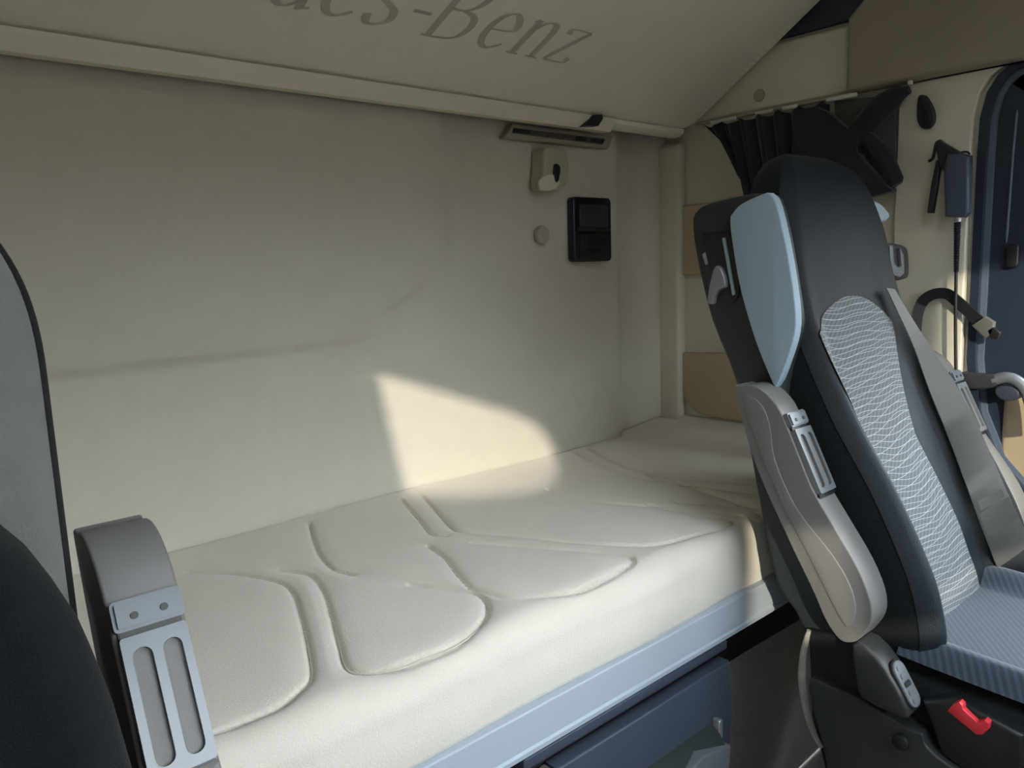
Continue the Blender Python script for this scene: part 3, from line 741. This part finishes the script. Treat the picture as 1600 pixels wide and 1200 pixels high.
    # smooth headrest cover: front + sides of the top part
    def head(u, v):
        zb_ = -.70; z = zb_ + (.186 - zb_) * v; w_, f_, p_, b_ = sec(z); fx = -.99 + 1.98 * u
        a = abs(fx); y = front_y(z, fx)
        yc = front_y(z, .87); dep = min(.055, (b_ - yc) * .4)
        if a > .87: k = min(1, (a - .87) / .13); y = yc + dep * (1 - math.sqrt(max(0, 1 - k * k)))
        return Vector((X_(fx * w_ * 1.004 + cxo(z)), y - .003, Z(zq(z))))
    if detail: hc = link('headrest_cover', grid(44, 90, head), M['leather'] if detail else M['palecloth'], T, angle=80)
    # centre panel in wavy fabric
    def cen(u, v):
        z = -.735 + (.665) * v
        arch = .060 * (1 - (2 * u - 1) ** 2)                       # arched upper edge
        z = -.735 + (.600 + arch) * v if True else z
        w_, f_, p_, b_ = sec(z)
        rx = (float(np.interp(z, REz, REx)) - cxo(z)) / w_
        lx_ = -inw(z) * (1 - .22 * (1 - sst(0, .12, v)))
        fx = lx_ + (min(rx, inw(z)) - lx_) * u
        return Vector((X_(fx * w_ + cxo(z)), front_y(z, fx) - .0045, Z(zq(z))))
    if detail:
        cpn = link('centre_panel', grid(40, 60, cen), M['wavy'], T, angle=80)
        cpn['label'] = 'grey fabric centre panel with fine pale wavy lines'
    # side shell on the inboard side
    if detail:
        sh = AX([(1080, 348), (1086, 330), (1100, 320), (1135, 310), (1192, 302), (1215, 330), (1240, 470), (1243, 520), (1225, 600), (1232, 650), (1295, 800), (1318, 920), (1310, 985), (1262, 992), (1240, 955), (1210, 905), (1180, 762), (1150, 605), (1110, 500), (1086, 400)], xc - .235)
        sh = [Vector((X_(-.235), p.y, p.z)) for p in sh]
        so = link('side_shell', prism(smooth_loop(sh, 3), 0, X_(-.235), X_(-.195), .010, 4), M['shell'], T)
        pd = AX([(1141, 345), (1146, 332), (1160, 318), (1193, 303), (1203, 303), (1215, 322), (1232, 400), (1243, 475), (1243, 520), (1230, 565), (1214, 604), (1206, 595), (1180, 530), (1158, 455), (1146, 390)], xc - .248)
        pd = [Vector((X_(-.248), p.y, p.z)) for p in pd]
        po = link('side_pad', prism(smooth_loop(pd, 3), 0, X_(-.250), X_(-.228), .007, 4), M['pad'], T)
        po['label'] = 'smooth pale blue-grey side pad'
        rc_ = AX([(1098, 372), (1110, 364), (1135, 362), (1143, 375), (1155, 440), (1150, 468), (1130, 480), (1112, 472)], xc - .237)
        rcs = link('lever_recess', prism(smooth_loop(rc_, 4), 0, X_(-.2385), X_(-.22), .002), M['black'], so)
        lv = AX([(1118, 420), (1126, 416), (1134, 430), (1136, 448), (1127, 452), (1120, 462), (1117, 474), (1109, 472), (1111, 450)], xc - .242)
        link('recline_lever', prism(smooth_loop(lv, 3), 0, X_(-.250), X_(-.236), .003), M['key'], so)
        sl = AX([(1129, 372), (1133, 371), (1149, 460), (1145, 462)], xc - .24)
        link('slider', prism(sl, 0, X_(-.2425), X_(-.236), .001), M['pad'], so)
        sl = AX([(1098, 398), (1102, 394), (1106, 412), (1103, 414)], xc - .24)
        link('slider', prism(sl, 0, X_(-.2425), X_(-.236), .0005), M['key'], so)
    # rear hard shell across the back
    if detail:
        rs = grid(16, 30, lambda u, v: Vector((X_(-.17 + .34 * u), sec(-.70 + .80 * v)[3] + .02 * (1 - (2 * u - 1) ** 4) + .004, Z(zq(-.70 + .80 * v)))))
        link('rear_shell', rs, M['shell'], T)
    # armrests folded up, one each side
    prof_px = [(1148, 612), (1156, 604), (1172, 602), (1190, 609), (1208, 626), (1221, 647), (1245, 705), (1268, 762), (1300, 818), (1335, 878), (1354, 920), (1362, 950), (1360, 975), (1345, 996), (1332, 1004), (1312, 1000), (1290, 970), (1270, 924), (1228, 836), (1178, 721)]
    pr_ = AX(prof_px, 1.215)
    if not detail: pr_ = [p + Vector((0, .006, 0)) for p in pr_]
    AO = Vector((0, 0 if detail else .006, 0))
    for side in (-1, 1):
        AO = Vector((0, (-.030 if side > 0 else 0) if detail else .006, 0)); PA = [p + (AO if detail else Vector()) for p in pr_]
        xo = -.295 if side < 0 else .365
        xi = xo + .060
        a0, a1 = X_(xo), X_(xi)
        P_ = smooth_loop([Vector((a0, p.y, p.z)) for p in PA], 4)
        am = link('armrest', prism(P_, 0, min(a0, a1), max(a0, a1), .012, 5), M['arm'], T)
        # raised flat field on the outer face
        outx = X_(-.295) if side < 0 else X_(.425)
        o_s = -1 if (outx < (a0 + a1) / 2) else 1
        fp = AX([(1164, 625), (1174, 620), (1190, 632), (1203, 662), (1212, 720), (1246, 795), (1300, 865), (1328, 912), (1338, 950), (1330, 975), (1316, 970), (1270, 880), (1225, 790), (1185, 700)], 1.215)
        fp = [p + AO for p in fp]
        fo = prism(smooth_loop([Vector((outx, p.y, p.z)) for p in fp], 4), 0, outx - .0025, outx + .0025, .0015)
        link('inlay_panel', fo, M['ctrl'] if False else M['arm'], am)
        # hinge insert on the front face: block, screws, two long slots
        f0 = at(1221, 647, 0, 1.215) + AO; f1 = at(1268, 762, 0, 1.215) + AO
        dirv = (f1 - f0); dirv.x = 0; dirv.normalize(); fn = Vector((0, dirv.z, -dirv.y))
        if fn.y > 0: fn = -fn
        def fp_(l, q, h_):                       # l along the arm (down), q across 0..1, h_ outwards
            b0_ = f0 + dirv * l + fn * h_; return Vector((min(a0, a1) + (max(a0, a1) - min(a0, a1)) * q, b0_.y, b0_.z))
        def plate(l0, l1, q0, q1, h0, h1, r, name, m, par, rd=.004):
            B = bmesh.new(); loopq = []
            L_ = l1 - l0; W_ = (q1 - q0) * .060; rd = min(rd, L_ / 2.01, W_ / 2.01)
            for (cx, cy, a0_) in ((l1 - rd, W_ - rd, 0), (l0 + rd, W_ - rd, 90), (l0 + rd, rd, 180), (l1 - rd, rd, 270)):
                for k in range(6):
                    an = math.radians(a0_ + 18 * k); loopq.append((cx + rd * math.cos(an), q0 + (cy + rd * math.sin(an)) / .060))
            rg = [[B.verts.new(fp_(l, q, h)) for l, q in loopq] for h in (h0, h1)]
            k = len(loopq); B.faces.new(rg[0]); B.faces.new(rg[1][::-1])
            for i in range(k): B.faces.new((rg[0][i], rg[1][i], rg[1][(i + 1) % k], rg[0][(i + 1) % k]))
            if r:
                bmesh.ops.recalc_face_normals(B, faces=B.faces)
                caps = [e for e in B.edges if any(len(f.verts) == k for f in e.link_faces)]
                bmesh.ops.bevel(B, geom=caps, offset=r, segments=2, affect='EDGES')
            return link(name, B, m, par)
        plate(.002, .028, .02, .98, -.012, .012, .003, 'hinge_block', M['armin'], am)
        plate(.020, .158, .07, .93, -.012, .0055, .001, 'hinge_gap', M['black'], am)
        # insert plate with two long slots
        B = bmesh.new(); es = []
        def loop2(l0, l1, y0, y1, rd):
            out_ = []
            for (cx, cy, a0_) in ((l1 - rd, y1 - rd, 0), (l0 + rd, y1 - rd, 90), (l0 + rd, y0 + rd, 180), (l1 - rd, y0 + rd, 270)):
                for k in range(6):
                    an = math.radians(a0_ + 18 * k); out_.append((cx + rd * math.cos(an), cy + rd * math.sin(an)))
            return out_
        for lp in (loop2(.033, .150, .003, .057, .003), loop2(.044, .141, .010, .026, .0075), loop2(.044, .141, .034, .050, .0075)):
            vs_ = [B.verts.new((a, b, .011)) for a, b in lp]
            es += [B.edges.new((vs_[i], vs_[(i + 1) % len(vs_)])) for i in range(len(vs_))]
        bmesh.ops.triangle_fill(B, use_beauty=True, use_dissolve=False, edges=es)
        ext = bmesh.ops.extrude_face_region(B, geom=B.faces[:])
        for q in ext['geom']:
            if isinstance(q, bmesh.types.BMVert): q.co.z = -.004
        for q in B.verts: q.co = fp_(q.co.x, q.co.y / .060, q.co.z)
        hi = link('hinge_insert', B, M['armin'], am, angle=30)
        for yy in (.018, .042):
            plate(.040, .145, (yy - .010) / .06, (yy + .010) / .06, -.002, .0058, 0, 'slot_floor', M['arm'], am)
        for yy in (.018, .042):
            sc_ = fp_(.017, yy / .06, .012)
            link('screw', tube([sc_, sc_ + fn * .0014], .0032, 12), M['black'], am)
        plate(.1515, .156, .04, .96, -.01, .007, .001, 'hinge_gap', M['black'], am)
    # seat cushion with bolsters
    def cush(u, v):
        y = .50 - .50 * v; lx = -.235 + .47 * u; a = abs(lx) / .235
        z = -.665 + .030 * sst(.62, .85, a) - .035 * sst(.86, 1, a) ** 2 - .03 * sst(.9, 1, v) - .01 * math.sin(v * 3)
        return Vector((X_(lx), y, Z(z)))
    B = grid(40, 30, cush)
    link('cushion_top', B, M['cushion'], T, angle=80)
    link('cushion_base', box((min(X_(-.242), X_(.242)), .0, Z(-.82)), (max(X_(-.242), X_(.242)), .505, Z(-.700)), .02), M['seatfab'], T)
    if not detail:
        link('seat_base', box((min(X_(-.2), X_(.2)), .05, .0), (max(X_(-.2), X_(.2)), .55, Z(-.82)), .03), M['shell'], T)
    return T, X_
T, X_ = make_seat('seat', 'dark right-hand cab seat with wavy-line fabric, folded armrest and grey belt', XC0, 1, True)
T['group'] = 'cab seats'; T2, X2_ = make_seat('seat', 'dark seat cut off by the left picture edge, its grey armrest folded up', -.100, -1, False); T2['group'] = 'cab seats'

# --- right seat: belt guide, outer tab, buckle console, base
XS = X_(.215)
link('shoulder_tab', prism(smooth_loop(AY([(1348, 320), (1365, 318), (1380, 335), (1375, 346), (1362, 350), (1362, 380), (1350, 380)], .76), 3), 1, .745, .80, .006), M['pad'], T)
bg_ = link('belt_guide', prism(smooth_loop(AY([(1368, 382), (1376, 380), (1402, 384), (1409, 396), (1410, 428), (1404, 436), (1384, 439), (1376, 432)], .74), 3), 1, .725, .79, .005), M['black'], T)
link('guide_cover', prism(AY([(1386, 384), (1391, 384), (1393, 412), (1399, 418), (1405, 416), (1402, 388), (1408, 398), (1409, 427), (1402, 433), (1392, 430), (1387, 412)], .724), 1, .718, .73, .001), M['armin'], bg_)
BL = [(1384, 450), (1403, 490), (1428, 545), (1452, 612), (1485, 692), (1519, 785), (1555, 880), (1588, 965)]
BR = [(1397, 452), (1422, 494), (1455, 545), (1492, 600), (1530, 672), (1568, 758), (1608, 845), (1645, 930)]
LQ = [hit(a, b, .022) for a, b in BL]; RQ = []
for (a, b), l_ in zip(BR, LQ):
    h_ = hit(a, b, .022)
    if h_.y > l_.y + .025: h_ = at(a, b, 1, l_.y + .012)
    RQ.append(h_)
LP = smooth_loop(LQ, 5, False); RP = smooth_loop(RQ, 5, False)
P = [(a + b) / 2 for a, b in zip(LP, RP)]; wd = [b - a for a, b in zip(LP, RP)]
bl = link('belt', ribbon(P, wd, lambda i: (0, -1, .25), .0015), M['belt'], T)
bl['label'] = 'grey seat belt running down the outer side of the backrest'
# lower side structure
Xa = X_(-.272)
lo_ = AX([(1262, 985), (1345, 1000), (1420, 1120), (1480, 1180), (1520, 1240), (1500, 1500), (1330, 1500), (1300, 1250), (1268, 1120)], X_(-.25))
link('base_side', prism(lo_, 0, X_(-.25), X_(-.20), .006), M['matt_black'], T)
fa = AX([(1264, 1062), (1300, 1074), (1345, 1094), (1420, 1140), (1440, 1146), (1446, 1165), (1470, 1188), (1510, 1214), (1560, 1250), (1500, 1500), (1340, 1500), (1292, 1200), (1272, 1120)], Xa)
fc = link('base_fascia', prism(smooth_loop(fa, 3), 0, Xa, X_(-.235), .012, 4), M['ctrl'], T)
kc = at(1410, 1157, 0, Xa)
link('side_knob', disc((Xa - .004, kc.y, kc.z), 0, .0135, .016, bev=.004), M['black'], T)
ed = smooth_loop(AX([(1264, 985), (1256, 1020), (1254, 1065), (1262, 1115), (1272, 1145), (1284, 1168)], X_(-.25)), 6, False)
es = link('edge_strip', tube(ed, [.004 + .004 * math.sin(i / (len(ed) - 1) * math.pi) for i in range(len(ed))], 8), M['dirt'], T)
es['label'] = 'scuffed pale edge strip down the rear of the seat base'
# control console with keypad
Xc = X_(-.300)
cs_pts = AX([(1330, 1008), (1352, 1010), (1384, 1048), (1418, 1112), (1410, 1124), (1392, 1116), (1345, 1092), (1336, 1060)], Xc)
cs = link('control_console', prism(smooth_loop(cs_pts, 2), 0, Xc, X_(-.242), .007, 4), M['ctrl'], T)
ka, kb_ = at(1390, 1048, 0, Xc), at(1420, 1108, 0, Xc)
dv = (kb_ - ka); dv.x = 0; kl = dv.length; dv.normalize(); kn = Vector((0, dv.z, -dv.y))
if kn.z < 0: kn = -kn
kc_ = (at(1384, 1048, 0, Xc) + at(1418, 1112, 0, Xc)) / 2
def kpt(l, q, h_): return Vector((Xc + .030 + q, kc_.y, kc_.z)) + dv * l + kn * h_
def kplate(hl, hq, rd, h0, h1, name, m, par, ol=0, oq=0):
    B = bmesh.new(); lp = []
    for (sx, sy, a0_) in ((1, 1, 0), (-1, 1, 90), (-1, -1, 180), (1, -1, 270)):
        for k in range(7):
            an = math.radians(a0_ + 15 * k); lp.append((ol + sx * (hl - rd) + rd * math.cos(an), oq + sy * (hq - rd) + rd * math.sin(an)))
    rg = [[B.verts.new(kpt(l, q, h)) for l, q in lp] for h in (h0, h1)]; k = len(lp)
    B.faces.new(rg[0]); B.faces.new(rg[1][::-1])
    for i in range(k): B.faces.new((rg[0][i], rg[1][i], rg[1][(i + 1) % k], rg[0][(i + 1) % k]))
    bmesh.ops.recalc_face_normals(B, faces=B.faces)
    caps = [e for e in B.edges if any(len(f.verts) == k for f in e.link_faces)]
    bmesh.ops.bevel(B, geom=caps, offset=.001, segments=2, affect='EDGES')
    return link(name, B, m, par)
kplate(.040, .0215, .018, -.004, .0035, 'keypad_bezel', M['black'], cs)
kp = kplate(.037, .0185, .016, -.002, .0055, 'keypad', M['key'], cs)
for k in range(5):
    kplate(.0045, .010, .003, .004, .0072, 'key', M['ctrl'] if k == 2 else M['key'], cs, -.027 + .0135 * k, 0)
# buckle
bk = link('buckle_housing', prism(AX([(1440, 1095), (1490, 1092), (1560, 1130), (1600, 1150), (1600, 1200), (1540, 1230), (1470, 1180)], X_(-.262)), 0, X_(-.262), X_(-.225), .008), M['black'], T)
Xb = X_(-.268)
r1 = AX([(1482, 1110), (1490, 1099), (1500, 1096), (1505, 1101), (1506, 1107), (1528, 1127), (1540, 1124), (1547, 1129), (1546, 1138), (1536, 1147), (1526, 1146)], Xb)
rb = link('release_button', prism(r1, 0, Xb - .004, Xb + .012, .0015), M['red'], bk)
rb['label'] = 'red buckle release button'
link('column', box((X_(-.18), .12, .02), (X_(.2), .56, Z(-.82)), .02), M['matt_black'], T)
link('foot_rail', box((X_(-.22), .05, 0), (X_(.22), .60, .03), .008), M['black'], T)
